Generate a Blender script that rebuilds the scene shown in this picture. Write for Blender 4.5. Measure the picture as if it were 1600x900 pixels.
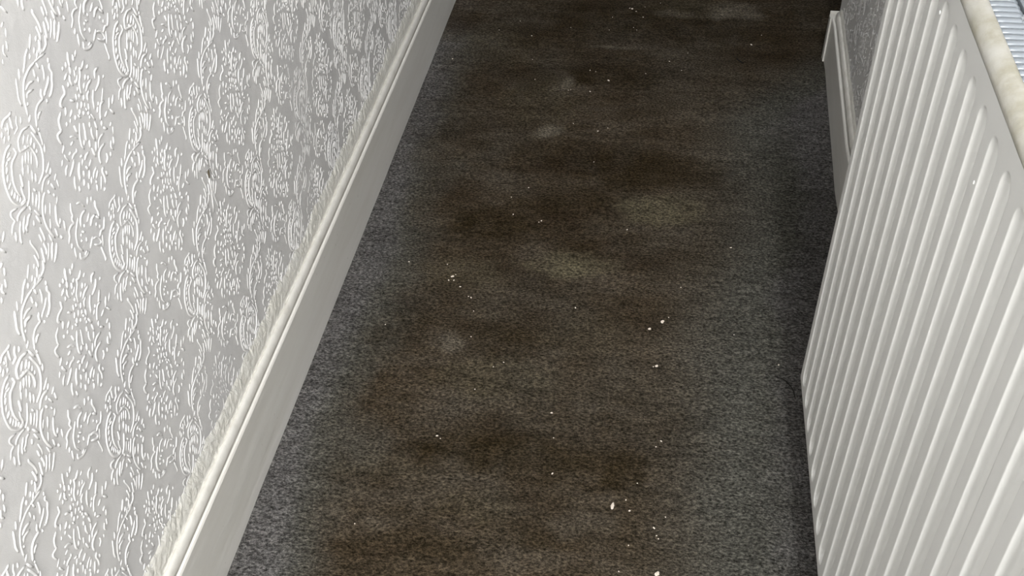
import bpy, bmesh, math, random
import numpy as np
from mathutils import Matrix, Vector, noise

random.seed(4); rng = np.random.default_rng(4)
sc = bpy.context.scene
for o in list(bpy.data.objects): bpy.data.objects.remove(o)

# ------------------------------------------------------------------ camera
cam = bpy.data.cameras.new('camera'); camo = bpy.data.objects.new('camera', cam)
sc.collection.objects.link(camo)
R = Matrix(((0.9907303098760303, -0.07718480321127212, 0.11178532661392697),
            (0.13496129124799644, 0.65289715571271, -0.745325938047863),
            (-0.015456485940168137, 0.7535036895831967, 0.6572619621025477)))
camo.matrix_world = Matrix.Translation((0, 0, 1.2)) @ R.to_4x4()
cam.sensor_fit = 'HORIZONTAL'; cam.sensor_width = 36.0
cam.lens = 1700.935 / 1600 * 36.0
cam.clip_start = 0.02
sc.camera = camo

# ------------------------------------------------------------------ light
world = bpy.data.worlds.new('world'); sc.world = world; world.use_nodes = True
bg = world.node_tree.nodes['Background']
bg.inputs[0].default_value = (0.93, 0.96, 1.0, 1); bg.inputs[1].default_value = 0.30

def area(name, loc, target, sx, sy, power, col):
    l = bpy.data.lights.new(name, 'AREA'); l.shape = 'RECTANGLE'; l.size = sx; l.size_y = sy
    l.energy = power; l.color = col
    o = bpy.data.objects.new(name, l); sc.collection.objects.link(o); o.location = loc
    o.rotation_euler = (Vector(target) - Vector(loc)).to_track_quat('-Z', 'Y').to_euler()
    return o
area('daylight_behind', (0.12, -2.3, 1.5), (-0.03, 1.1, 0.6), 0.75, 1.2, 72, (1.0, 0.99, 0.97))
area('landing_lamp', (0.235, -0.3, 2.33), (0.20, 0.5, 0.0), 0.12, 0.8, 54, (0.98, 0.99, 1.0))
area('right_fill_light', (0.35, -0.1, 1.6), (-0.5, 0.3, 0.9), 0.8, 0.8, 3, (0.97, 0.985, 1.0))  # added soft fill from the right; no window stands here

sc.view_settings.view_transform = 'Standard'
sc.view_settings.look = 'None'
sc.view_settings.gamma = 1.0
sc.view_settings.use_curve_mapping = False
sc.view_settings.exposure = 0.22

MOTIF = "-388,1047 -425,1004 -457,966;-489,976 -547,945 -590,898 -641,848;-693,893 -720,829;-766,848 -785,788 -811,719 -815,685 -810,637;-451,836 -545,833 -620,811 -678,781 -718,732 -743,682 -761,644 -767,607 -781,517;-482,917 -497,894;-395,929 -415,905;-371,888 -403,850;-303,871 -338,854;-282,819 -390,834 -451,836;-436,811 -421,763;-508,784 -509,724;-479,698 -486,665;-368,749 -372,694 -401,636;-260,754 -266,732;-266,708 -282,684 -266,633 -298,585 -327,526 -391,479 -406,480;-337,624 -380,583 -450,549 -474,530;-494,591 -516,559 -507,511;-562,714 -629,728 -685,713;-601,655 -683,671 -711,639;-507,511 -568,515 -621,506 -669,468 -691,423 -716,362;-465,471 -467,462;-596,436 -638,432 -664,406;-753,495 -787,466;-729,600 -734,593;-975,666 -1016,659 -1099,663 -1140,633;-1016,659 -1018,612 -1027,577 -1022,541;-927,596 -954,555 -961,510 -1015,496;-882,551 -896,519;-1069,612 -1099,534;-1108,596 -1105,578;-1167,593 -1185,565;-1151,543 -1179,512;-1102,519 -1117,496;-1125,452 -1184,450 -1236,426 -1272,393 -1302,363 -1333,301 -1357,234 -1365,146 -1356,61 -1315,-12 -1263,-58 -1184,-65;-1098,393 -1088,352 -1132,331 -1168,322 -1203,295 -1234,232 -1254,169 -1253,82 -1230,4;-1159,400 -1208,391;-1167,355 -1214,362;-1231,357 -1262,344;-823,435 -915,456 -970,441 -1012,419 -1034,367 -1031,326 -954,305 -902,292 -877,236 -864,184 -870,127 -892,81;-789,417 -747,314;-809,363 -775,272 -758,201 -764,143 -785,79 -815,28 -853,-17 -941,-53;-710,299 -712,222 -721,185;-704,174 -729,111;-704,337 -704,320;-917,407 -963,361;-864,373 -906,332;-838,330 -871,292;-827,264 -847,234;-822,200 -834,182;-957,324 -946,313;-1030,271 -1069,212;-978,270 -1017,210;-942,254 -980,185;-909,223 -951,148;-717,5 -795,-40 -800,-36;-1263,320 -1291,289;-1292,256 -1318,223;-1288,185 -1331,164;-1303,118 -1332,96;-1285,79 -1309,53;-1266,39 -1286,10;-1239,1 -1259,-19;-1186,69 -1193,13 -1189,-26 -1204,-50 -1246,-44;-1073,206 -1102,139;-1142,159 -1149,103 -1162,60;-1005,159 -1035,102;-981,90 -1014,16;-954,36 -975,-20;-1065,44 -1092,-8 -1139,-80 -1192,-113;-1073,-75 -1116,-151;-1033,-122 -1087,-191;-989,-127 -1025,-182 -1071,-239;-1038,-56 -1024,-83;-772,-92 -844,-77 -896,-95 -943,-142;-682,-146 -724,-171;-703,-204 -703,-269;-794,-176 -769,-240;-806,-131 -829,-142;-732,-56 -758,-83;-866,-198 -857,-223;-809,-276 -803,-294;-913,-182 -951,-191 -1002,-245 -1041,-317 -1052,-421 -1034,-520 -1004,-601;-968,-279 -1014,-337;-779,-335 -810,-368;-843,-381 -883,-455 -899,-519 -886,-577;-977,-431 -1011,-509;-843,-524 -869,-552;-803,-583 -818,-659;-955,-553 -954,-630;-915,-661 -906,-688;-904,-308 -948,-387;-1335,-42 -1415,-17 -1430,-50 -1410,-110 -1458,-126 -1498,-176;-1215,-113 -1296,-97 -1355,-107 -1376,-127;-1459,-206 -1480,-271;-1353,-171 -1397,-227 -1427,-295 -1428,-331;-1274,-168 -1333,-222 -1355,-278;-1195,-201 -1237,-205 -1280,-246 -1311,-258 -1312,-294;-1174,-144 -1170,-174;-1127,-216 -1076,-309;-1134,-274 -1109,-358;-1190,-287 -1201,-316;-1143,-398 -1134,-470 -1141,-531;-1186,-439 -1181,-518;-1324,-395 -1324,-419 -1298,-500 -1291,-563 -1300,-613;-1062,-536 -1047,-616;-1224,-559 -1236,-627 -1248,-695;-1175,-533 -1167,-596 -1185,-649;-1114,-591 -1129,-627 -1188,-705;-1060,-624 -1091,-658 -1139,-745;-1009,-675 -1052,-728 -1115,-785;-1341,-541 -1330,-598 -1342,-665;-1391,-605 -1404,-623;-1372,-649 -1378,-683 -1416,-728;-1270,-666 -1288,-719 -1329,-744 -1381,-749;-629,-517 -652,-567 -654,-624 -683,-641 -674,-697 -733,-691 -782,-712 -791,-754 -837,-797;-804,-843 -821,-870;-790,-905 -807,-1002;-598,-705 -644,-749 -695,-800 -717,-862 -723,-928 -684,-1011;-456,-714 -521,-714 -566,-740 -589,-792;-534,-577 -480,-607 -447,-671;-358,-648 -384,-688;-296,-683 -309,-704;-266,-755 -281,-794 -270,-853 -275,-921;-410,-788 -470,-823;-333,-861 -398,-858 -441,-896;-320,-886 -277,-940;-538,-826 -542,-836;-628,-867 -632,-877;-595,-858 -572,-880;-574,-955 -580,-981;-644,-920 -655,-922;-481,-1018 -516,-1042 -555,-1074;-473,-1035 -400,-1072 -369,-1148 -413,-1155 -478,-1104;-626,-1067 -664,-1068;-738,-1008 -747,-1052 -682,-1095 -606,-1094;-351,-950 -357,-959;-204,-996 -263,-1074 -316,-1064 -363,-1091;-323,-1122 -359,-1210;-398,-1210 -384,-1328 -395,-1362;-310,-1007 -316,-1018;42,644 23,588 14,533;174,593 143,564;107,584 99,545;-31,584 -41,556;-94,578 -99,563;-67,502 -116,479;-35,458 -47,413 -31,370;-88,416 -98,400;6,521 -10,470;112,469 93,454;59,456 48,411;80,392 45,351;149,431 134,378 88,335 66,286 63,226;244,452 186,418 149,431;292,385 268,376;430,280 372,278 347,224;209,327 190,302;252,293 237,279;276,244 197,236 152,209;416,198 376,149 300,121;498,160 484,154;188,178 140,162 128,114;148,273 125,251;255,138 210,74 187,-13;416,61 375,12 347,-18;370,-41 304,-38 255,-101 232,-153;278,-4 270,-17;246,-40 222,-62;476,-77 428,-152;554,-95 505,-141;375,-157 326,-174;441,-179 482,-242;-177,438 -184,373 -261,359 -302,323 -274,288;-332,263 -384,234 -399,213 -411,154 -405,124 -479,127 -480,75 -460,26;-245,253 -267,205;-160,183 -203,157;-29,263 -37,223;-130,271 -84,234;-45,184 -65,152;17,155 -3,122;65,116 53,97;-46,113 -62,87;4,63 -2,49;114,78 102,30;60,65 67,47;77,19 68,6;-139,107 -151,88;-90,86 -73,57;75,-27 74,-44;111,-30 143,-97;83,187 67,161;16,236 11,221;29,299 24,285;-224,125 -237,110;23,372 24,359;-112,9 -154,-56 -174,-116 -185,-174 -167,-219;-201,38 -184,-32;-296,134 -304,120;-54,-28 -64,-86 -85,-147 -82,-186;43,-136 27,-191 41,-257;42,-79 32,-110;118,-212 90,-270;126,-124 137,-196;240,-186 223,-213;391,-291 363,-302;208,-299 131,-297 89,-317 63,-358;245,-255 289,-294;393,-350 374,-397;348,-438 332,-496;295,-443 269,-484 291,-529;227,-535 218,-559;-306,-3 -252,-29 -219,-73;-294,-65 -331,-68;-47,-218 -63,-274;-125,-167 -142,-193;44,-297 6,-358;170,-389 93,-387 40,-410 21,-455 22,-514;-46,-304 -27,-394;-115,-296 -171,-296 -201,-314;-443,-13 -489,-45;-476,-91 -472,-111 -446,-166;-530,-108 -557,-136;-281,-157 -294,-176 -344,-170 -379,-184;-381,-118 -401,-123;-252,-251 -222,-262;-373,-216 -425,-255 -493,-292;-489,-192 -528,-211 -547,-254;-305,-291 -349,-345 -376,-431;-237,-299 -264,-327;-114,-382 -166,-405;-442,-351 -469,-393 -479,-463;-423,-475 -429,-513;-283,-400 -294,-431;-320,-471 -338,-506;-196,-452 -230,-505;-220,-387 -202,-418;-73,-497 -132,-515 -165,-551;-71,-538 -114,-577;35,-572 4,-590 14,-667 -3,-725;61,-640 62,-670;-197,-528 -217,-573;-273,-543 -286,-592;-151,-650 -166,-688;-40,-629 -97,-718;-43,-757 -58,-766;-142,-606 -133,-622;159,-500 156,-537 120,-562"
FLECKS = [(-0.0569, 2.3888, 'L'), (-0.0631, 2.3915, 'm'), (-0.0473, 2.3768, 'm'), (-0.1007, 2.3421, 't'), (-0.3125, 2.3006, 't'), (-0.1925, 2.2819, 't'), (-0.0492, 2.2971, 't'), (-0.0413, 2.2856, 't'), (-0.3552, 2.2522, 't'), (-0.2772, 2.2329, 'm'), (-0.2626, 2.1256, 't'), (-0.439, 2.1093, 'm'), (-0.1327, 2.092, 'm'), (-0.1199, 2.0879, 't'), (-0.0898, 2.0532, 'L'), (-0.2469, 2.0414, 't'), (-0.1256, 2.0044, 'm'), (-0.1716, 2.0045, 't'), (-0.1665, 2.0077, 't'), (-0.1489, 1.8768, 't'), (-0.0784, 1.868, 't'), (-0.0979, 1.854, 'm'), (-0.1039, 2.2789, 't'), (0.0081, 2.4254, 't'), (-0.0295, 2.3496, 'm'), (-0.0274, 2.4018, 't'), (0.2404, 2.2911, 't'), (0.2162, 2.2437, 'L'), (0.0367, 2.1495, 'm'), (0.0764, 2.1908, 't'), (-0.0124, 2.0914, 't'), (0.0638, 2.1134, 't'), (-0.2291, 1.562, 'm'), (-0.1762, 1.549, 'm'), (-0.1803, 1.5447, 't'), (-0.2117, 1.6477, 't'), (-0.2398, 1.614, 't'), (-0.3901, 1.4076, 'm'), (-0.3228, 1.4085, 't'), (-0.3084, 1.3778, 'L'), (-0.3039, 1.3834, 't'), (-0.3131, 1.3671, 'm'), (-0.3045, 1.3682, 'm'), (-0.2909, 1.3532, 'm'), (-0.4921, 1.7294, 'm'), (-0.0215, 1.5406, 'm'), (0.1602, 1.5108, 'm'), (-0.097, 1.7454, 't'), (0.0762, 1.3949, 't'), (-0.273, 1.3308, 't'), (-0.2682, 1.3281, 'm'), (-0.2587, 1.2959, 't'), (-0.0941, 1.3233, 'm'), (-0.1077, 1.0885, 'm'), (-0.2284, 1.1224, 't'), (-0.1931, 1.1846, 't'), (-0.2529, 1.2354, 't'), (-0.2075, 1.173, 't'), (-0.3955, 1.247, 't'), (0.0482, 1.3061, 'XL'), (0.0284, 1.2871, 'L'), (0.0426, 1.2045, 'L'), (0.0377, 1.2026, 't'), (0.162, 1.2896, 't'), (0.2291, 1.2298, 'm'), (0.0581, 1.318, 't'), (-0.2679, 1.0236, 'm'), (-0.2623, 1.0194, 't'), (-0.3493, 0.8571, 't'), (0.0544, 1.0533, 'm'), (0.0475, 1.0416, 't'), (-0.0945, 0.9747, 'm'), (0.0244, 0.9723, 't'), (-0.0073, 0.9285, 'XL'), (0.0164, 0.9239, 'm'), (0.0102, 0.9416, 't'), (0.0501, 0.8995, 'm'), (0.0539, 0.8875, 't'), (0.0566, 0.8827, 't'), (0.0569, 0.8279, 'XL'), (0.0078, 0.8256, 't'), (0.0178, 0.8676, 't'), (-0.0997, 1.0406, 't'), (0.0648, 0.9192, 't')]
BLOBS = [(0.033, 1.607, 0.072, 0.039, 'L', 1.0), (-0.109, 1.436, 0.057, 0.029, 'L', 1.0), (-0.193, 1.849, 0.026, 0.016, 'G', 1.0), (-0.284, 1.218, 0.02, 0.019, 'G', 0.7), (0.188, 2.402, 0.06, 0.039, 'G', 0.8), (-0.286, 1.393, 0.066, 0.042, 'L', 0.35), (-0.195, 1.151, 0.088, 0.041, 'L', 0.35), (0.052, 2.381, 0.045, 0.016, 'G', 0.4), (-0.179, 2.034, 0.012, 0.019, 'G', 0.8), (0.088, 2.418, 0.09, 0.047, 'L', 0.3), (-0.195, 0.907, 0.052, 0.019, 'L', 0.25), (-0.332, 0.958, 0.063, 0.018, 'L', 0.2), (0.016, 1.219, 0.089, 0.073, 'G', 0.15), (-0.067, 1.267, 0.061, 0.045, 'L', 0.2), (-0.217, 1.951, 0.067, 0.104, 'L', 0.25), (0.138, 1.941, 0.091, 0.154, 'G', 0.15), (-0.345, 2.184, 0.087, 0.09, 'L', 0.2), (-0.073, 2.208, 0.043, 0.009, 'G', 0.6), (-0.049, 0.891, 0.034, 0.015, 'G', 0.35), (-0.02, 1.735, 0.098, 0.061, 'D', 0.9), (-0.274, 1.529, 0.086, 0.045, 'D', 0.9), (-0.157, 1.63, 0.107, 0.036, 'D', 0.6), (-0.36, 1.244, 0.039, 0.042, 'D', 0.8), (-0.196, 1.229, 0.061, 0.047, 'D', 0.7), (-0.156, 1.009, 0.128, 0.036, 'D', 0.9), (0.009, 0.99, 0.029, 0.042, 'D', 0.9), (-0.079, 2.071, 0.096, 0.044, 'D', 0.9), (-0.244, 2.021, 0.035, 0.043, 'D', 0.7), (-0.037, 2.346, 0.238, 0.085, 'D', 0.9), (0.155, 2.283, 0.173, 0.043, 'D', 0.8), (-0.227, 0.839, 0.093, 0.022, 'D', 0.5), (0.246, 2.441, 0.165, 0.061, 'D', 0.6), (-0.236, 2.241, 0.117, 0.061, 'D', 0.5), (-0.107, 1.475, 0.045, 0.032, 'D', 0.5), (-0.23, 1.006, 0.074, 0.026, 'D', 0.5), (-0.364, 0.936, 0.045, 0.013, 'D', 0.4), (-0.12, 0.873, 0.068, 0.023, 'D', 0.4), (-0.033, 0.96, 0.088, 0.013, 'D', 0.5), (0.114, 1.483, 0.066, 0.036, 'D', 0.25), (0.022, 1.111, 0.095, 0.039, 'D', 0.25), (0.025, 0.851, 0.042, 0.025, 'D', 0.4), (-0.16, 1.779, 0.15, 0.045, 'D', 0.4), (0.089, 1.731, 0.073, 0.047, 'D', 0.6), (-0.297, 0.883, 0.078, 0.017, 'D', 0.35), (-0.412, 1.905, 0.08, 0.101, 'D', 0.25)]

# ------------------------------------------------------------------ helpers
def link(name, me, mat=None, parent=None):
    o = bpy.data.objects.new(name, me); sc.collection.objects.link(o)
    if mat: me.materials.append(mat)
    if parent: o.parent = parent
    return o
def mesh(verts, faces, smooth=False):
    me = bpy.data.meshes.new('m')
    me.from_pydata([tuple(v) for v in verts], [], [tuple(f) for f in faces])
    me.update()
    if smooth: me.polygons.foreach_set('use_smooth', [True] * len(me.polygons))
    return me
def tag(o, label=None, cat=None, group=None, kind=None):
    if label: o['label'] = label
    if cat: o['category'] = cat
    if group: o['group'] = group
    if kind: o['kind'] = kind
    return o
class MB:
    def __init__(s): s.v = []; s.f = []
    def add(s, v, f):
        n = len(s.v); s.v += [tuple(a) for a in v]; s.f += [tuple(i + n for i in a) for a in f]
    def box(s, a, b):
        x0, y0, z0 = a; x1, y1, z1 = b
        s.add([(x0,y0,z0),(x1,y0,z0),(x1,y1,z0),(x0,y1,z0),(x0,y0,z1),(x1,y0,z1),(x1,y1,z1),(x0,y1,z1)],
              [(0,3,2,1),(4,5,6,7),(0,1,5,4),(1,2,6,5),(2,3,7,6),(3,0,4,7)])
    def sweep(s, rings, closed=True, caps=True):
        n = len(rings[0]); base = len(s.v)
        for r in rings: s.v += [tuple(p) for p in r]
        for i in range(len(rings) - 1):
            for j in range(n if closed else n - 1):
                k = (j + 1) % n
                s.f.append((base+i*n+j, base+i*n+k, base+(i+1)*n+k, base+(i+1)*n+j))
        if caps:
            s.f.append(tuple(base + j for j in range(n))[::-1])
            s.f.append(tuple(base + (len(rings)-1)*n + j for j in range(n)))
    def build(s, name, mat=None, parent=None, smooth=False, fix=True):
        me = mesh(s.v, s.f, smooth)
        if fix:
            bm = bmesh.new(); bm.from_mesh(me); bmesh.ops.recalc_face_normals(bm, faces=bm.faces); bm.to_mesh(me); bm.free()
            if smooth: me.polygons.foreach_set('use_smooth', [True] * len(me.polygons))
        return link(name, me, mat, parent)

def mat(name, col, rough=0.5, spec=0.5):
    m = bpy.data.materials.new(name); m.use_nodes = True
    b = m.node_tree.nodes['Principled BSDF']
    b.inputs['Base Color'].default_value = (*col, 1); b.inputs['Roughness'].default_value = rough
    b.inputs['Specular IOR Level'].default_value = spec
    return m, m.node_tree, b
def N(nt, t, **kw):
    n = nt.nodes.new(t)
    for k, v in kw.items():
        if k in n.inputs: n.inputs[k].default_value = v
        else: setattr(n, k, v)
    return n
def noise_node(nt, scale, detail=2, rough=0.5, vec=None, stretch=None):
    tc = nt.nodes.new('ShaderNodeTexCoord')
    src = tc.outputs['Object']
    if stretch:
        mp = nt.nodes.new('ShaderNodeMapping'); mp.inputs['Scale'].default_value = stretch
        nt.links.new(src, mp.inputs['Vector']); src = mp.outputs[0]
    n = nt.nodes.new('ShaderNodeTexNoise'); n.inputs['Scale'].default_value = scale
    n.inputs['Detail'].default_value = detail; n.inputs['Roughness'].default_value = rough
    nt.links.new(src, n.inputs['Vector'])
    return n
def ramp(nt, fac, stops):
    r = nt.nodes.new('ShaderNodeValToRGB'); e = r.color_ramp.elements
    while len(e) < len(stops): e.new(0.5)
    for i, (p, c) in enumerate(stops): e[i].position = p; e[i].color = (*c, 1) if len(c) == 3 else c
    nt.links.new(fac, r.inputs[0]); return r
def mix(nt, fac, a, b, mode='MIX'):
    m = nt.nodes.new('ShaderNodeMix'); m.data_type = 'RGBA'; m.blend_type = mode; m.clamp_factor = True
    for s, v in ((m.inputs[0], fac), (m.inputs[6], a), (m.inputs[7], b)):
        if isinstance(v, (int, float)): s.default_value = v
        elif isinstance(v, tuple): s.default_value = (*v, 1)
        else: nt.links.new(v, s)
    return m.outputs[2]
def math_node(nt, op, a, b=None):
    m = nt.nodes.new('ShaderNodeMath'); m.operation = op
    for s, v in ((m.inputs[0], a), (m.inputs[1], b)):
        if v is None: continue
        if isinstance(v, (int, float)): s.default_value = v
        else: nt.links.new(v, s)
    return m.outputs[0]
def bump(nt, b, h, strength, dist, prev=None):
    n = nt.nodes.new('ShaderNodeBump'); n.inputs['Strength'].default_value = strength
    n.inputs['Distance'].default_value = dist; nt.links.new(h, n.inputs['Height'])
    if prev: nt.links.new(prev, n.inputs['Normal'])
    nt.links.new(n.outputs[0], b.inputs['Normal']); return n.outputs[0]

# ------------------------------------------------------------------ materials
M_wallpaper, nt, b = mat('embossed_wallpaper', (0.62, 0.615, 0.605), 0.42, 0.35)
n1 = noise_node(nt, 900, 3, 0.6); n2 = noise_node(nt, 6, 3)
r = ramp(nt, n2.outputs[0], [(0.3, (0.625, 0.617, 0.612)), (0.7, (0.68, 0.670, 0.655))])
nt.links.new(r.outputs[0], b.inputs['Base Color'])
n3 = noise_node(nt, 22, 3)
p = bump(nt, b, n3.outputs[0], 0.35, 0.004)
bump(nt, b, n1.outputs[0], 0.35, 0.0006, p)

M_board, nt, b = mat('painted_skirting', (0.56, 0.545, 0.51), 0.38, 0.4)
n1 = noise_node(nt, 9, 4, 0.6, stretch=(1, 0.35, 3)); n2 = noise_node(nt, 60, 3, 0.6, stretch=(1, 0.1, 1.6))
r = ramp(nt, n1.outputs[0], [(0.3, (0.65, 0.63, 0.58)), (0.72, (0.74, 0.725, 0.685))])
sp = noise_node(nt, 140, 1, 0.4)
rs = ramp(nt, sp.outputs[0], [(0.77, (0, 0, 0)), (0.80, (1, 1, 1))])
c = mix(nt, math_node(nt, 'MULTIPLY', rs.outputs[0], 0.45), r.outputs[0], (0.34, 0.31, 0.26))
nt.links.new(c, b.inputs['Base Color'])
p = bump(nt, b, n2.outputs[0], 0.3, 0.0012)
bump(nt, b, n1.outputs[0], 0.3, 0.004, p)

M_bead, nt, b = mat('painted_bead', (0.68, 0.66, 0.62), 0.4, 0.4)
n1 = noise_node(nt, 30, 4, 0.65); n2 = noise_node(nt, 160, 3, 0.6)
r = ramp(nt, n1.outputs[0], [(0.3, (0.56, 0.54, 0.49)), (0.5, (0.66, 0.645, 0.60)), (0.75, (0.72, 0.70, 0.66))])
nt.links.new(r.outputs[0], b.inputs['Base Color'])
bump(nt, b, n2.outputs[0], 0.4, 0.0012)

M_caulk, nt, b = mat('cream_caulk', (0.74, 0.71, 0.62), 0.38, 0.45)
n1 = noise_node(nt, 40, 4, 0.6)
r = ramp(nt, n1.outputs[0], [(0.3, (0.76, 0.74, 0.67)), (0.7, (0.83, 0.82, 0.77))])
nt.links.new(r.outputs[0], b.inputs['Base Color'])
n2 = noise_node(nt, 75, 2, 0.5)
n2.inputs['Distortion'].default_value = 1.2
bump(nt, b, n2.outputs[0], 0.6, 0.004)

M_enamel, nt, b = mat('radiator_enamel', (0.66, 0.66, 0.635), 0.33, 0.45)
n1 = noise_node(nt, 3, 2); n2 = noise_node(nt, 500, 2)
r = ramp(nt, n1.outputs[0], [(0.3, (0.71, 0.71, 0.685)), (0.7, (0.77, 0.77, 0.745))])
nt.links.new(r.outputs[0], b.inputs['Base Color'])
bump(nt, b, n2.outputs[0], 0.08, 0.0006)

M_cover, nt, b = mat('yellowed_top_trim', (0.72, 0.69, 0.60), 0.4, 0.4)
n1 = noise_node(nt, 34, 5, 0.62, stretch=(1, 1, 1)); n2 = noise_node(nt, 110, 3, 0.6)
r = ramp(nt, n1.outputs[0], [(0.34, (0.30, 0.285, 0.225)), (0.5, (0.365, 0.35, 0.305)), (0.66, (0.40, 0.39, 0.355))])
nt.links.new(r.outputs[0], b.inputs['Base Color'])
bump(nt, b, n2.outputs[0], 0.35, 0.002)

M_grille, nt, b = mat('grille_steel', (0.22, 0.242, 0.264), 0.3, 0.6)
M_dark, nt, b = mat('inside_steel', (0.30, 0.31, 0.31), 0.6, 0.3)
M_clip, nt, b = mat('clip_metal', (0.75, 0.77, 0.78), 0.18, 0.8); b.inputs['Metallic'].default_value = 0.6
M_fleck, nt, b = mat('plaster_crumb', (0.72, 0.64, 0.55), 0.7, 0.2)
M_chip, nt, b = mat('white_paint_blob', (0.9, 0.9, 0.87), 0.3, 0.5)
M_soil, nt, b = mat('brown_backing', (0.16, 0.13, 0.08), 0.8, 0.2)
M_thread, nt, b = mat('dark_thread', (0.012, 0.011, 0.010), 0.9, 0.1)

# carpet: charcoal pile; the trodden middle is stained brown (attributes hold the dirt, plus painted dimming at the far end)
M_carpet, nt, b = mat('worn_carpet', (0.06, 0.06, 0.06), 0.95, 0.12)
b.inputs['Specular IOR Level'].default_value = 0.04
at = nt.nodes.new('ShaderNodeAttribute'); at.attribute_name = 'dirt'
sep = nt.nodes.new('ShaderNodeSeparateColor'); nt.links.new(at.outputs['Color'], sep.inputs[0])
nb = noise_node(nt, 7, 5, 0.62, stretch=(0.7, 1.6, 1)); nf = noise_node(nt, 270, 3, 0.8, stretch=(0.75, 1.15, 1))
ns = noise_node(nt, 42, 4, 0.65, stretch=(0.35, 1.7, 1)); nm = noise_node(nt, 120, 3, 0.7)
grey = ramp(nt, nb.outputs[0], [(0.3, (0.076, 0.073, 0.071)), (0.7, (0.098, 0.095, 0.092))]).outputs[0]
green = (0.064, 0.063, 0.052)
brown = ramp(nt, nb.outputs[0], [(0.33, (0.029, 0.0205, 0.012)), (0.5, (0.045, 0.0345, 0.022)), (0.67, (0.064, 0.0525, 0.038))]).outputs[0]
c = mix(nt, sep.outputs[0], grey, green)
c = mix(nt, sep.outputs[1], c, brown)
at2 = nt.nodes.new('ShaderNodeAttribute'); at2.attribute_name = 'marks'
sep2 = nt.nodes.new('ShaderNodeSeparateColor'); nt.links.new(at2.outputs['Color'], sep2.inputs[0])
c = mix(nt, sep2.outputs[0], c, (0.020, 0.0135, 0.0055))
c = mix(nt, sep2.outputs[1], c, (0.098, 0.087, 0.056))
c = mix(nt, sep2.outputs[2], c, (0.15, 0.135, 0.108))
sr = ramp(nt, ns.outputs[0], [(0.3, (0.74, 0.73, 0.72)), (0.7, (1.24, 1.24, 1.25))]).outputs[0]
c = mix(nt, 1.0, c, sr, 'MULTIPLY')
fr = ramp(nt, nf.outputs[0], [(0.33, (0.18, 0.17, 0.15)), (0.5, (0.95, 0.95, 0.95)), (0.68, (2.6, 2.55, 2.5))]).outputs[0]
c = mix(nt, 1.0, c, fr, 'MULTIPLY')
nt.links.new(c, b.inputs['Base Color'])
p = bump(nt, b, nm.outputs[0], 0.5, 0.004)
bump(nt, b, nf.outputs[0], 0.9, 0.0035, p)

# ------------------------------------------------------------------ floor (fitted carpet)
def wall_shift(y): return (y - 0.755) * 0.0086 - 0.007      # the left wall runs a hair off parallel
def carpet():
    xs = np.concatenate([[-0.62], np.arange(-0.535, 0.42, 0.006), np.linspace(0.45, 1.5, 24)])
    ys = np.concatenate([np.linspace(-1.2, 0.55, 30), np.arange(0.556, 2.75, 0.006), np.linspace(2.8, 4.4, 40)])
    X, Y = np.meshgrid(xs, ys, indexing='ij'); Z = np.zeros_like(X)
    dirt = np.zeros(X.shape + (4,)); marks = np.zeros(X.shape + (4,)); dirt[..., 3] = marks[..., 3] = 1
    wob = np.zeros_like(X); wob2 = np.zeros_like(X)
    for i in range(X.shape[0]):
        for j in range(X.shape[1]):
            v = Vector((X[i, j] * 5, Y[i, j] * 4, 0.3))
            wob[i, j] = noise.fractal(v, 0.9, 2.0, 4); 
            wob2[i, j] = noise.fractal(v * 3.1 + Vector((7, 3, 1)), 0.8, 2.0, 3)
            Z[i, j] = 0.0016 * noise.noise(Vector((X[i, j] * 9, Y[i, j] * 9, 0))) - 0.001
    sm = lambda a, e0, e1: (lambda t: t * t * (3 - 2 * t))(np.clip((a - e0) / (e1 - e0), 0, 1))
    xx = X + 0.035 * wob + 0.012 * wob2
    right = 0.195 + 0.05 * sm(Y, 1.2, 1.7) + 0.25 * sm(Y, 1.9, 2.3)
    rb = right - 0.11 + 0.02 * sm(Y, 1.1, 1.5)
    g = sm(xx, -0.47, -0.40) * (1 - sm(xx, right, right + 0.07))
    br = sm(xx + 0.04 * sm(Y, 1.3, 1.9), -0.45, -0.31) * (1 - sm(xx, rb - 0.08, rb + 0.10))
    br = np.maximum(br, sm(Y + 0.06 * wob, 2.12, 2.32))
    dirt[..., 0] = g * 0.85; dirt[..., 1] = np.clip(br * (0.92 + 0.25 * wob + 0.1 * wob2), 0, 1)
    for (bx, by, rx, ry, k, a) in BLOBS:
        d = ((X - bx + 0.03 * wob2) / (rx * 1.15)) ** 2 + ((Y - by + 0.02 * wob2) / (ry * 1.15)) ** 2
        m = a * np.exp(-d ** 2.4) * np.clip(0.85 + 0.5 * wob2, 0, 1.2)
        ch = {'D': 0, 'L': 1, 'G': 2}[k]
        marks[..., ch] = np.maximum(marks[..., ch], m * {'D': 0.8, 'L': 0.7, 'G': 0.6}[k])
    marks[..., 0] = np.maximum(marks[..., 0], 0.3 * sm(Y + 0.05 * wob, 1.9, 2.4) * sm(xx, -0.42, -0.25))  # far end darker: brown dirt plus light falloff painted into the colour
    nx, ny = X.shape
    V = np.stack([X, Y, Z], -1).reshape(-1, 3)
    idx = np.arange(nx * ny).reshape(nx, ny)
    F = np.stack([idx[:-1, :-1], idx[1:, :-1], idx[1:, 1:], idx[:-1, 1:]], -1).reshape(-1, 4)
    me = bpy.data.meshes.new('floor'); me.from_pydata(V.tolist(), [], F.tolist()); me.update()
    for nme, arr in (('dirt', dirt), ('marks', marks)):
        at = me.color_attributes.new(nme, 'FLOAT_COLOR', 'POINT')
        at.data.foreach_set('color', np.clip(arr, 0, 1).reshape(-1))
    me.polygons.foreach_set('use_smooth', [True] * len(me.polygons))
    return me
fl = link('floor', carpet(), M_carpet)
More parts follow.
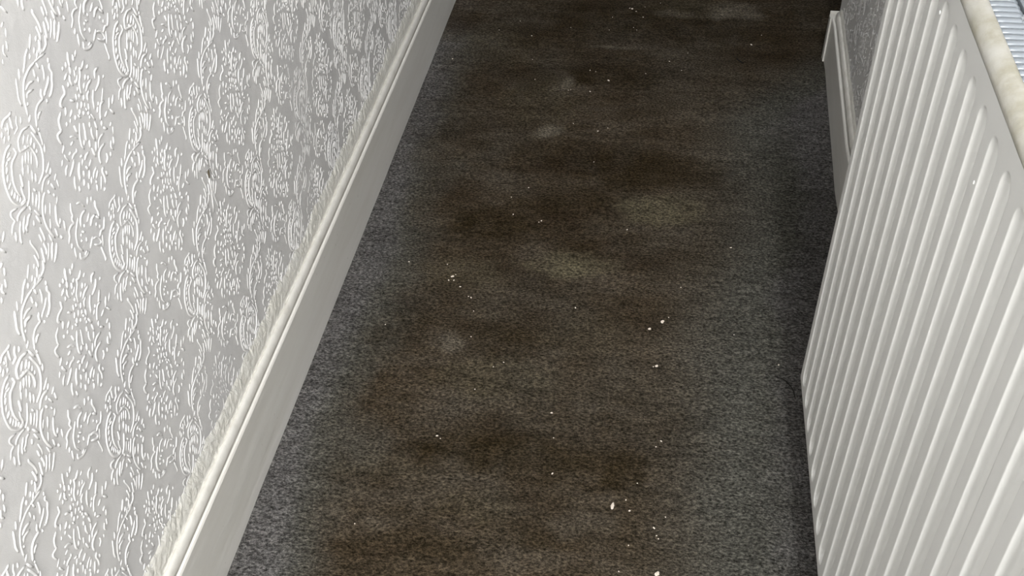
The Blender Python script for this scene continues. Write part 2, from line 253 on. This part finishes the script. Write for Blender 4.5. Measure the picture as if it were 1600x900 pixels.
tag(fl, 'worn charcoal carpet with a brown trodden stain down its middle', 'carpet', kind='structure')

# ------------------------------------------------------------------ walls
# embossed damask: each stroke is a raised rounded ridge, in wall coordinates (along, up) in 0.1 mm
strokes = [[(float(a.split(',')[0]) * 1e-4, float(a.split(',')[1]) * 1e-4) for a in s.split()] for s in MOTIF.split(';')]
def smooth_line(pts):
    P = [np.array(p) for p in pts]
    if len(P) == 2: return [P[0] + (P[1] - P[0]) * t for t in (0, .33, .67, 1)]
    out = []; Q = [2 * P[0] - P[1]] + P + [2 * P[-1] - P[-2]]
    for i in range(1, len(Q) - 2):
        for t in (0, .33, .67):
            a, b_, c_, d = Q[i-1], Q[i], Q[i+1], Q[i+2]
            out.append(0.5 * ((2*b_) + (-a+c_)*t + (2*a-5*b_+4*c_-d)*t*t + (-a+3*b_-3*c_+d)*t**3))
    return out + [P[-1]]
SM = [smooth_line(s) for s in strokes]
A_LAT, B_LAT = (0.1069, 0.1600), (0.2139, 0.0)
def ridges(mb_v, mb_f, x_of, sgn, y0, y1, z0, z1, oy, oz, hw=0.0014, h=0.0009):
    """sgn: the way the wall faces (+1 towards +x)"""
    prof = ((-1.0, -0.15), (-0.62, 0.62), (0, 1.0), (0.62, 0.62), (1.0, -0.15))
    for ia in range(-10, 11):
        for ib in range(-20, 24):
            cy = oy + ia * A_LAT[0] + ib * B_LAT[0]; cz = oz + ia * A_LAT[1] + ib * B_LAT[1]
            if cy < y0 - .2 or cy > y1 + .2 or cz < z0 - .25 or cz > z1 + .25: continue
            for L in SM:
                Q = [(cy + p[0] * sgn, cz + p[1]) for p in L]
                my = sum(q[0] for q in Q) / len(Q); mz = sum(q[1] for q in Q) / len(Q)
                if my < y0 or my > y1 or mz > z1 or min(q[1] for q in Q) < z0: continue
                n = len(Q); base = len(mb_v)
                jit = random.uniform(0.8, 1.25); jh = random.uniform(0.75, 1.25)
                for i, q in enumerate(Q):
                    a = Q[max(0, i - 1)]; c_ = Q[min(n - 1, i + 1)]
                    dy, dz = c_[0] - a[0], c_[1] - a[1]; l = math.hypot(dy, dz) or 1e-6
                    ny, nz = -dz / l, dy / l
                    e = 0.45 if i in (0, n - 1) else 1.0
                    ext = (-0.0012 if i == 0 else 0.0012 if i == n - 1 else 0)
                    for (u, k) in prof:
                        yy = q[0] + ny * u * hw * e * jit + dy / l * ext
                        zz = q[1] + nz * u * hw * e * jit + dz / l * ext
                        hh = k * h * (e if k > 0 else 1) * jh
                        mb_v.append((x_of(yy) + sgn * hh, yy, zz))
                for i in range(n - 1):
                    for j in range(4):
                        f = (base+i*5+j, base+(i+1)*5+j, base+(i+1)*5+j+1, base+i*5+j+1)
                        mb_f.append(f if sgn > 0 else f[::-1])
                for c0 in (0, n - 1):
                    f = tuple(base + c0 * 5 + j for j in range(5))
                    mb_f.append(f if (c0 == 0) == (sgn > 0) else f[::-1])

XW = -0.513
lw = lambda y: XW + wall_shift(y) + 0.007
v = []; f = []
ys = np.linspace(-1.2, 4.4, 113); zs = np.linspace(0, 2.4, 49)
for y in ys:
    for z in zs: v.append((lw(y) + 0.0012 * noise.noise(Vector((y * 5, z * 4, 2))), y, z))
nz_ = len(zs)
for i in range(len(ys) - 1):
    for j in range(nz_ - 1):
        a = i * nz_ + j; f.append((a, a + nz_, a + nz_ + 1, a + 1))
# thickness of the wall
k = len(v)
v += [(-0.62, -1.2, 0), (-0.62, 4.4, 0), (-0.62, 4.4, 2.4), (-0.62, -1.2, 2.4)]
f.append((k, k + 3, k + 2, k + 1))
f.append(tuple([k, 0, nz_ - 1, k + 3])); e0 = (len(ys) - 1) * nz_
f.append(tuple([k + 1, k + 2, e0 + nz_ - 1, e0])); f.append((k + 3, nz_ - 1, e0 + nz_ - 1, k + 2))
ridges(v, f, lambda y: lw(y) + 0.0004, 1, -0.5, 3.2, 0.165, 1.9, 0.7942, 0.6661)
wl = link('wall_left', mesh(v, f, True), M_wallpaper)
tag(wl, 'left wall in off-white wallpaper embossed with damask flowers and scrolls', 'wall', kind='structure')

# wallpaper tear on the left wall: lifted flap with a brown hole under it
mb = MB(); ty, tz = 0.998, 0.462; tx = lw(ty)
hole = []
for i in range(10):
    a = i / 10 * 2 * math.pi; hole.append((tx + 0.0022, ty + 0.0022 * math.cos(a) * (1 + .3 * math.sin(3 * a)), tz + 0.0065 * math.sin(a)))
mb.add(hole + [(tx + 0.0026, ty, tz)], [(i, (i + 1) % 10, 10) for i in range(10)])
tear = mb.build('wallpaper_tear', M_soil, wl); tear['label'] = 'brown bare hole where the wallpaper has torn'
mb = MB()
mb.sweep([[(tx + .001, ty - .004, tz + .006), (tx + .001, ty + .004, tz + .004), (tx + .0022, ty + .004, tz + .005), (tx + .0022, ty - .004, tz + .007)],
          [(tx + .005, ty - .003, tz + .010), (tx + .004, ty + .003, tz + .009), (tx + .005, ty + .003, tz + .0095), (tx + .006, ty - .003, tz + .011)],
          [(tx + .008, ty - .0015, tz + .012), (tx + .007, ty + .001, tz + .011), (tx + .0075, ty + .001, tz + .0118), (tx + .0085, ty - .0015, tz + .0128)]])
for dy_, dz_, s_ in ((0.010, -0.052, 1), (-0.007, -0.045, -1)):
    pts = [(ty + dy_ * t * t, tz - 0.006 + dz_ * t) for t in np.linspace(0, 1, 7)]
    mb.sweep([[(tx + .0002, y_ - .0015, z_), (tx + .0022 * (1 - i / 9), y_, z_), (tx + .0002, y_ + .0015, z_)] for i, (y_, z_) in enumerate(pts)])
mb.build('torn_paper_flap', M_wallpaper, tear, True)

# right wall, outer corner at y = 2.205
RX = 0.387
rw = lambda y: RX - 0.017 * max(0, min(1, (2.15 - y) / 0.45))
v = []; f = []
ys = np.linspace(-1.2, 2.205, 70); zs = np.linspace(0, 2.4, 49)
for y in ys:
    for z in zs: v.append((rw(y) + 0.0010 * noise.noise(Vector((y * 5, z * 4, 9))), y, z))
for i in range(len(ys) - 1):
    for j in range(nz_ - 1):
        a = i * nz_ + j; f.append((a, a + 1, a + nz_ + 1, a + nz_))
ridges(v, f, lambda y: rw(y) - 0.0004, -1, 1.05, 2.19, 0.13, 0.75, 1.94, 0.40)
mb = MB(); mb.box((-0.62, -1.2, 2.4), (1.5, 4.4, 2.45)); tag(mb.build('ceiling', M_bead), kind='structure')
wr = link('wall_right', mesh(v, f, True), M_wallpaper)
tag(wr, 'right wall in the same embossed wallpaper behind the radiator', 'wall', kind='structure')
mb = MB(); mb.box((RX + 0.0012, 2.195, 0), (1.5, 2.2055, 2.4))
tag(mb.build('wall_back', M_wallpaper), 'wall turning right around the far corner', 'wall', kind='structure')

# ------------------------------------------------------------------ skirting boards
def board_profile(s=1.0, t=0.018):
    """(offset from wall, height): flat face, chamfered ledge, groove"""
    return [(0, -0.004), (t, -0.004), (t, 0.1235 * s), (t - 0.0015, 0.1262 * s), (t - 0.0040, 0.1274 * s), (t - 0.0048, 0.1262 * s), (t - 0.0050, 0.1190 * s), (0, 0.1190 * s)]
def bead_profile(s=1.0, t=0.018):
    r = (t - 0.0068) / 2; c0 = r - 0.0004; out = [(0, 0.115 * s), (2 * c0 - 0.0006, 0.115 * s)]
    out += [(c0 + r * math.cos(a), 0.1265 * s + 0.011 * math.sin(a)) for a in np.linspace(-0.6, math.pi * 0.98, 12)]
    return out
def skirting(name, xf, sgn, y0, y1, s, label):
    n = max(2, int((y1 - y0) / 0.02)); ys = np.linspace(y0, y1, n)
    mb = MB(); mb.sweep([[(xf(y) + sgn * d, y, z) for d, z in board_profile(s)] for y in ys])
    o = mb.build(name, M_board); tag(o, label, 'skirting board', kind='structure')
    mb = MB(); mb.sweep([[(xf(y) + sgn * d, y, z + 0.0006 * noise.noise(Vector((y * 22, 1, z * 50)))) for d, z in bead_profile(s)] for y in ys])
    bd = mb.build('moulded_bead', M_bead, o, True); bd['label'] = 'brighter rounded bead along the top'
    return o
bl = skirting('baseboard_left', lw, 1, -1.2, 4.4, 1.0, 'long white-painted skirting board at the foot of the left wall')
br_ = skirting('baseboard_right', lambda y: rw(y) + 0.0015, -1, -1.2, 2.192, 0.82, 'shaded skirting board on the right wall behind the radiator')
mb = MB()
pr = board_profile(0.82, 0.016)
mb.sweep([[(x, 2.2055 + d, z) for d, z in pr] for x in (0.3700, 1.5)])
mb.box((0.3672, 2.188, -0.004), (0.388, 2.2065, 0.1015))
en = mb.build('corner_return', M_bead, br_)
en['label'] = 'mitred end of the board turning the corner'

# cream smear of filler and paint where the paper meets the bead
v = []; f = []; cols = 9; ys = np.arange(-0.2, 3.4, 0.0025)
for i, y in enumerate(ys):
    top = 0.176 + 0.011 * noise.fractal(Vector((y * 14, 4, 0)), 0.8, 2, 3) + 0.004 * noise.noise(Vector((y * 80, 7, 0)))
    for j in range(cols):
        t = j / (cols - 1); z = 0.132 + (top - 0.132) * t
        h = 0.0022 * math.sin(math.pi * min(1, 0.12 + t * 0.88)) + 0.0016 * noise.noise(Vector((y * 130, z * 90 + 3 * math.sin(y * 31), 0))) * (1 - t) ** .3
        if j == 0: h = 0.004
        if j == cols - 1: h = -0.001
        v.append((lw(y) + 0.0008 + h, y, z))
for i in range(len(ys) - 1):
    for j in range(cols - 1):
        a = i * cols + j; f.append((a, a + cols, a + cols + 1, a + 1))
cs = link('filler_strip', mesh(v, f, True), M_caulk, bl); cs['label'] = 'glossy cream filler smeared over the wallpaper edge'
v = []; f = []; ys = np.arange(1.0, 2.19, 0.004)
for i, y in enumerate(ys):
    top = 0.128 + 0.006 * noise.fractal(Vector((y * 14, 9, 0)), 0.8, 2, 3)
    for j in range(cols):
        t = j / (cols - 1); z = 0.108 + (top - 0.108) * t
        h = 0.002 * math.sin(math.pi * min(1, 0.12 + t * 0.88)) + 0.001 * noise.noise(Vector((y * 130, z * 90, 0)))
        if j == cols - 1: h = -0.001
        v.append((rw(y) - 0.0008 - h, y, z))
for i in range(len(ys) - 1):
    for j in range(cols - 1):
        a = i * cols + j; f.append((a, a + 1, a + cols + 1, a + cols))
link('filler_strip', mesh(v, f, True), M_caulk, br_)

# ------------------------------------------------------------------ radiator
rad = bpy.data.objects.new('radiator', None); sc.collection.objects.link(rad); rad.location = (0.31, 0.5, 0.0)
tag(rad, 'white double-panel radiator with vertical flutes on the right wall', 'radiator')
def attach(o):
    o.parent = rad; o.matrix_parent_inverse = Matrix.Translation(rad.location).inverted(); return o
FX, Y0, Y1, ZB, ZT = 0.234, -0.12, 1.0885, 0.120, 0.806
PITCH, WID, DEP, ZF0, ZF1 = 0.0403, 0.0238, 0.0088, 0.1345, 0.7885
FIRST = 1.0705                                  # far rim of the first recess
centers = np.array([FIRST - WID / 2 - k * PITCH for k in range(30)]); centers = centers[centers - WID > Y0]
def panel(fx, sgn, name, both=True):
    ys = [Y0, Y0 + 0.002]; y = Y0 + 0.004
    ys = np.concatenate([[Y0, Y0 + 0.002], np.arange(Y0 + 0.004, Y1 - 0.004, 0.00095), [Y1 - 0.0035, Y1 - 0.002, Y1 - 0.001, Y1 - 0.0003, Y1]])
    zs = np.concatenate([[ZB, ZB + 0.0004, ZB + 0.0012, ZB + 0.0025, ZB + 0.006], np.arange(ZF0 - 0.002, ZF0 + 0.022, 0.0011),
                         np.linspace(ZF0 + 0.04, ZF1 - 0.04, 12), np.arange(ZF1 - 0.022, ZF1 + 0.003, 0.0011), [ZT - 0.004, ZT - 0.001, ZT]])
    Yg, Zg = np.meshgrid(ys, zs, indexing='ij')
    k = np.abs(Yg[..., None] - centers).argmin(-1); dc = Yg - centers[k]
    r = WID / 2
    zc = np.clip(Zg, ZF0 + r * 1.15, ZF1 - r * 1.15)
    dist = r - np.hypot(dc, (Zg - zc) / 1.15)              # >0 inside the recess
    t = np.clip(dist / 0.0042, 0, 1); t2 = np.clip(dist / 0.0108, 0, 1); dep = DEP * (0.60 * t * t * (3 - 2 * t) + 0.40 * np.sin(t2 * np.pi / 2) ** 1.2) * (1 - 0.3 * dc / r)
    edge = np.minimum(np.minimum(Y1 - Yg, Yg - Y0), Zg - ZB)
    e = np.clip(1 - edge / 0.0035, 0, 1); back = 0.0035 * (1 - np.sqrt(np.clip(1 - e * e, 0, 1)))
    X = fx + sgn * (dep + back)
    # rounded bottom corners
    rc = 0.010
    Y2 = Yg.copy(); Z2 = Zg.copy()
    for ye, s in ((Y1, 1), (Y0, -1)):
        cy = ye - s * rc; cz = ZB + rc
        m = ((Yg - cy) * s > 0) & (Zg < cz)
        a = (Yg - cy) * s / rc; b_ = (cz - Zg) / rc
        Y2[m] = (cy + s * rc * a * np.sqrt(1 - b_ ** 2 / 2))[m]; Z2[m] = (cz - rc * b_ * np.sqrt(1 - a ** 2 / 2))[m]
    nx, ny = X.shape
    V = np.stack([X, Y2, Z2], -1).reshape(-1, 3).tolist(); idx = np.arange(nx * ny).reshape(nx, ny)
    F = np.stack([idx[:-1, :-1], idx[:-1, 1:], idx[1:, 1:], idx[1:, :-1]], -1).reshape(-1, 4)
    if sgn < 0: F = F[:, ::-1]
    F = F.tolist()
    # returned rim all round, 10 mm deep
    loop = list(idx[:, 0]) + list(idx[-1, 1:]) + list(idx[-2::-1, -1]) + list(idx[0, -2:0:-1])
    n0 = len(V)
    for i in loop: p_ = V[i]; V.append((fx + sgn * 0.013, p_[1], p_[2]))
    n = len(loop)
    for i in range(n):
        j = (i + 1) % n; q = (loop[i], n0 + i, n0 + j, loop[j]); F.append(q if sgn < 0 else q[::-1])
    F.append(tuple(n0 + i for i in range(n)) if sgn > 0 else tuple(n0 + i for i in range(n))[::-1])
    me = mesh(V, F, True)
    bm = bmesh.new(); bm.from_mesh(me); bmesh.ops.recalc_face_normals(bm, faces=bm.faces); bm.to_mesh(me); bm.free()
    return attach(link(name, me, M_enamel))
front = panel(FX, 1, 'front_panel')
rear = panel(0.352, -1, 'rear_panel')
# pleated convector fins between the panels
mb = MB(); pts = []; y = Y0 + 0.02; k = 0
while y < Y1 - 0.02:
    pts += [(0.2482 if k % 2 == 0 else 0.2900, y), (0.2482 if k % 2 == 0 else 0.2900, y + 0.008)]; y += 0.012; k += 1
n = len(pts)
mb.add([(x, y, 0.16) for x, y in pts] + [(x, y, 0.775) for x, y in pts], [(i, i + 1, n + i + 1, n + i) for i in range(n - 1)])
attach(mb.build('convector_fins', M_dark, fix=False))
# rounded top trim over the front and back edges
def trim(x0, sgn, name):
    prof = [(0.0, 0.8055), (-0.0006, 0.8075), (0.0002, 0.8105), (0.0018, 0.8138), (0.0046, 0.8166), (0.0080, 0.8183), (0.0112, 0.8189), (0.0134, 0.8186),
            (0.0146, 0.8172), (0.0150, 0.8140), (0.0150, 0.8060)]
    mb = MB(); ys = np.linspace(Y0, Y1, 200)
    mb.sweep([[(x0 + sgn * d, y, z + 0.0003 * noise.noise(Vector((y * 30, d * 300, 0)))) for d, z in prof] for y in ys])
    return attach(mb.build(name, M_cover, smooth=True))
trim(FX, 1, 'top_trim')['label'] = 'yellowed rounded top edge'
trim(0.352, -1, 'top_trim')
# top grille: cross slats bowed between the trims and the middle rails
GX0, GX1, GZ = 0.2490, 0.337, 0.8095
mb = MB(); y = Y0 + 0.01; RAILX = 0.2760
while y < Y1 - 0.008:
    for xa, xb in ((GX0, RAILX - 0.0005), (RAILX + 0.0095, GX1)):
        rings = []
        for t in np.linspace(0, 1, 7):
            x = xa + (xb - xa) * t; dz = -0.0030 * max(0, (abs(t - 0.5) - 0.36) / 0.14) ** 1.5
            rings.append([(x, y + 0.0036 * math.cos(a), GZ + dz + 0.0020 * math.sin(a)) for a in np.linspace(0, 2 * math.pi, 9)[:-1]])
        mb.sweep(rings)
    y += 0.0088
gr = attach(mb.build('top_grille', M_grille, smooth=True)); gr['label'] = 'bluish steel slats of the top grille'
mb = MB()
for xc in (RAILX + 0.0045,):
    mb.sweep([[(xc - 0.0042, y, GZ - 0.006), (xc - 0.0042, y, GZ + 0.0012), (xc - 0.002, y, GZ + 0.0032), (xc + 0.002, y, GZ + 0.0032), (xc + 0.0042, y, GZ + 0.0012), (xc + 0.0042, y, GZ - 0.006)] for y in (Y0 + 0.004, Y1 - 0.004)])
attach(mb.build('grille_rail', M_grille))
mb = MB()
mb.box((GX0 - 0.0002, Y0 + 0.004, 0.7990), (GX1, Y1 - 0.004, 0.8005))
attach(mb.build('grille_tray', M_dark))
for yc in (0.787, 0.20):
    mb = MB(); rings = []
    for t in np.linspace(-0.2, math.pi + 0.2, 12):
        x = RAILX + 0.0035 + 0.0090 * math.cos(t); z = GZ + 0.0015 + 0.0065 * math.sin(t)
        rings.append([(x, yc + 0.0028 * math.cos(a), z + 0.0014 * math.sin(a)) for a in np.linspace(0, 2 * math.pi, 9)[:-1]])
    mb.sweep(rings)
    cl = attach(mb.build('grille_clip', M_clip, smooth=True)); cl['label'] = 'shiny spring clip over the grille rail'
# side covers
for ye, s in ((Y1, -1), (Y0, 1)):
    mb = MB(); a, c_ = sorted((ye + s * 0.002, ye + s * 0.0035))
    mb.box((0.2475, a, 0.145), (0.3385, c_, 0.808))
    attach(mb.build('side_cover', M_enamel))
# wall brackets and the pipe tails down to the carpet
for yc in (0.86, 0.10):
    mb = MB(); mb.box((0.3505, yc - 0.015, 0.18), (RX - 0.018, yc + 0.015, 0.74)); mb.box((0.340, yc - 0.015, 0.17), (0.355, yc + 0.015, 0.20)); attach(mb.build('wall_bracket', M_enamel))
mb = MB()
mb.sweep([[(0.292 + 0.0075 * math.cos(a), -0.06 + 0.0075 * math.sin(a), z) for a in np.linspace(0, 2 * math.pi, 17)[:-1]] for z in (-0.003, 0.17)])
attach(mb.build('pipe_tail', M_bead, smooth=True))
# blobs of old paint stuck to the front
def lump(r, sx=1, sy=1, sz=1, seed=0, sub=2):
    bm = bmesh.new(); bmesh.ops.create_icosphere(bm, subdivisions=sub, radius=r)
    for v_ in bm.verts:
        k_ = 1 + 0.55 * noise.noise(v_.co.normalized() * 1.7 + Vector((seed * 3.7, seed, 1)))
        v_.co = Vector((v_.co.x * sx * k_, v_.co.y * sy * k_, v_.co.z * sz * k_))
    me = bpy.data.meshes.new('lump'); bm.to_mesh(me); bm.free(); return me
for i, (y, z, r) in enumerate(((0.776, 0.518, 0.0030), (0.7745, 0.5235, 0.0018), (0.873, 0.772, 0.0016), (0.673, 0.741, 0.0012), (0.620, 0.635, 0.0010))):
    k = np.abs(centers - y).argmin(); d = WID / 2 - abs(y - centers[k]); t = min(1, max(0, d / 0.0042)); dep = DEP * 0.8 * t * t * (3 - 2 * t)
    o = link('paint_blob', lump(r, 0.6, 1, 1.1, i + 1), M_chip); o.location = (FX + dep, y, z); attach(o)

# ------------------------------------------------------------------ crumbs on the carpet
SZ = {'XL': 0.0030, 'L': 0.0021, 'm': 0.00155, 't': 0.0010}
named = {}
labels = {
 'XL': ['largest pale crumb on the middle right of the carpet, level with the radiator bottom corner',
        'white crumb shaped like a tall oval on the near brown stain of the carpet',
        'pale crumb on the carpet at the very bottom edge of the picture'],
 'L': ['white crumb heading the scattered cluster on the carpet at the far end',
       'white crumb on dark brown carpet right of the faint ring stain at the far end',
       'pale crumb on the carpet nearest the far corner of the right skirting board',
       'white crumb topping the cluster of bits on the carpet beside the left skirting board',
       'smaller pale crumb just left of the largest crumb on the carpet',
       'pale crumb below the largest crumb, alone on the brown carpet']}
order = {'XL': 0, 'L': 0}
small = ['small crumb at the left of the topmost crumb cluster on the carpet', 'small crumb at the lower right of the topmost crumb cluster',
 'small lone crumb on the far carpet between the left skirting and the ring stain', 'small crumb close beside the far end of the left skirting board',
 'small crumb above left of the bright crumb near the ring stain', 'small crumb below left of the bright crumb near the ring stain',
 'small lone crumb on dark brown carpet right of the pale scuff', 'small crumb right of the topmost crumb cluster at the carpet top edge',
 'small crumb on far carpet left of the crumb nearest the right corner', 'left one of two small crumbs side by side above the olive patches',
 'right one of two small crumbs side by side above the olive patches', 'small crumb alone on grey carpet left of the middle crumb cluster',
 'leftmost small crumb in the middle crumb cluster', 'small crumb directly under the top crumb of the middle cluster',
 'lowest right small crumb of the middle crumb cluster', 'small crumb touching the foot of the left skirting board',
 'small crumb below the pale olive patch in the middle of the carpet', 'small crumb on the greenish grey strip left of the radiator',
 'small crumb on the carpet just below the middle crumb cluster', 'small crumb on dark brown carpet left of the largest crumb',
 'small lone crumb in the centre of the near carpet above the dark stain', 'small crumb on grey carpet beside the black thread by the radiator',
 'small crumb on the left part of the near dark stain',
 'small crumb right of the near dark stain edge', 'small crumb in the middle of the near dark brown stain',
 'small crumb just right of the tall oval crumb', 'small crumb below right of the tall oval crumb']
assert len(small) == sum(q[2] == 'm' for q in FLECKS)
big = [q for q in FLECKS if q[2] == 'XL']; lar = [q for q in FLECKS if q[2] == 'L']
protos = {}
for i, (x, y, s) in enumerate(FLECKS):
    key = (s, i % 5)
    if key not in protos:
        protos[key] = lump(SZ[s], 1.25, 0.9, 0.55, i + 2, 2 if s in ('XL', 'L') else 1); protos[key].materials.append(M_fleck)
    o = bpy.data.objects.new('plaster_crumb', protos[key]); sc.collection.objects.link(o)
    o.location = (x, y, SZ[s] * 0.35 + 0.0002); o.rotation_euler = (0, 0, random.uniform(0, 6.28))
    if s == 'XL' and order['XL'] == 1: o.rotation_euler = (0, 0, 1.45); o.scale = (1.6, 0.8, 1)
    if s in order:
        tag(o, labels[s][order[s]], 'crumb'); order[s] += 1
    elif s == 'm': tag(o, small.pop(0), 'crumb', 'small crumbs on the carpet')
    else: tag(o, 'pinpoint white speck lying on the stained carpet', 'speck', 'pinpoint specks on the carpet')

def thread(pts, label, r=0.0007):
    P = smooth_line([(p[0], p[1]) for p in pts]); mb = MB(); rings = []
    for i, q in enumerate(P):
        a = P[max(0, i-1)]; c_ = P[min(len(P)-1, i+1)]; d = np.array(c_) - np.array(a); d = d / (np.linalg.norm(d) + 1e-9); nrm = (-d[1], d[0])
        rings.append([(q[0] + nrm[0] * r * math.cos(t), q[1] + nrm[1] * r * math.cos(t), 0.0008 + r * math.sin(t)) for t in np.linspace(0, 2 * math.pi, 7)[:-1]])
    mb.sweep(rings); o = mb.build('loose_thread', M_thread, smooth=True); tag(o, label, 'thread')
thread([(0.2225, 1.203), (0.236, 1.198), (0.247, 1.180), (0.250, 1.160)], 'black curled thread on the carpet by the radiator bottom corner')
thread([(0.183, 2.178), (0.190, 2.165), (0.197, 2.160)], 'short dark fibre on the carpet near the far right corner', 0.0012)
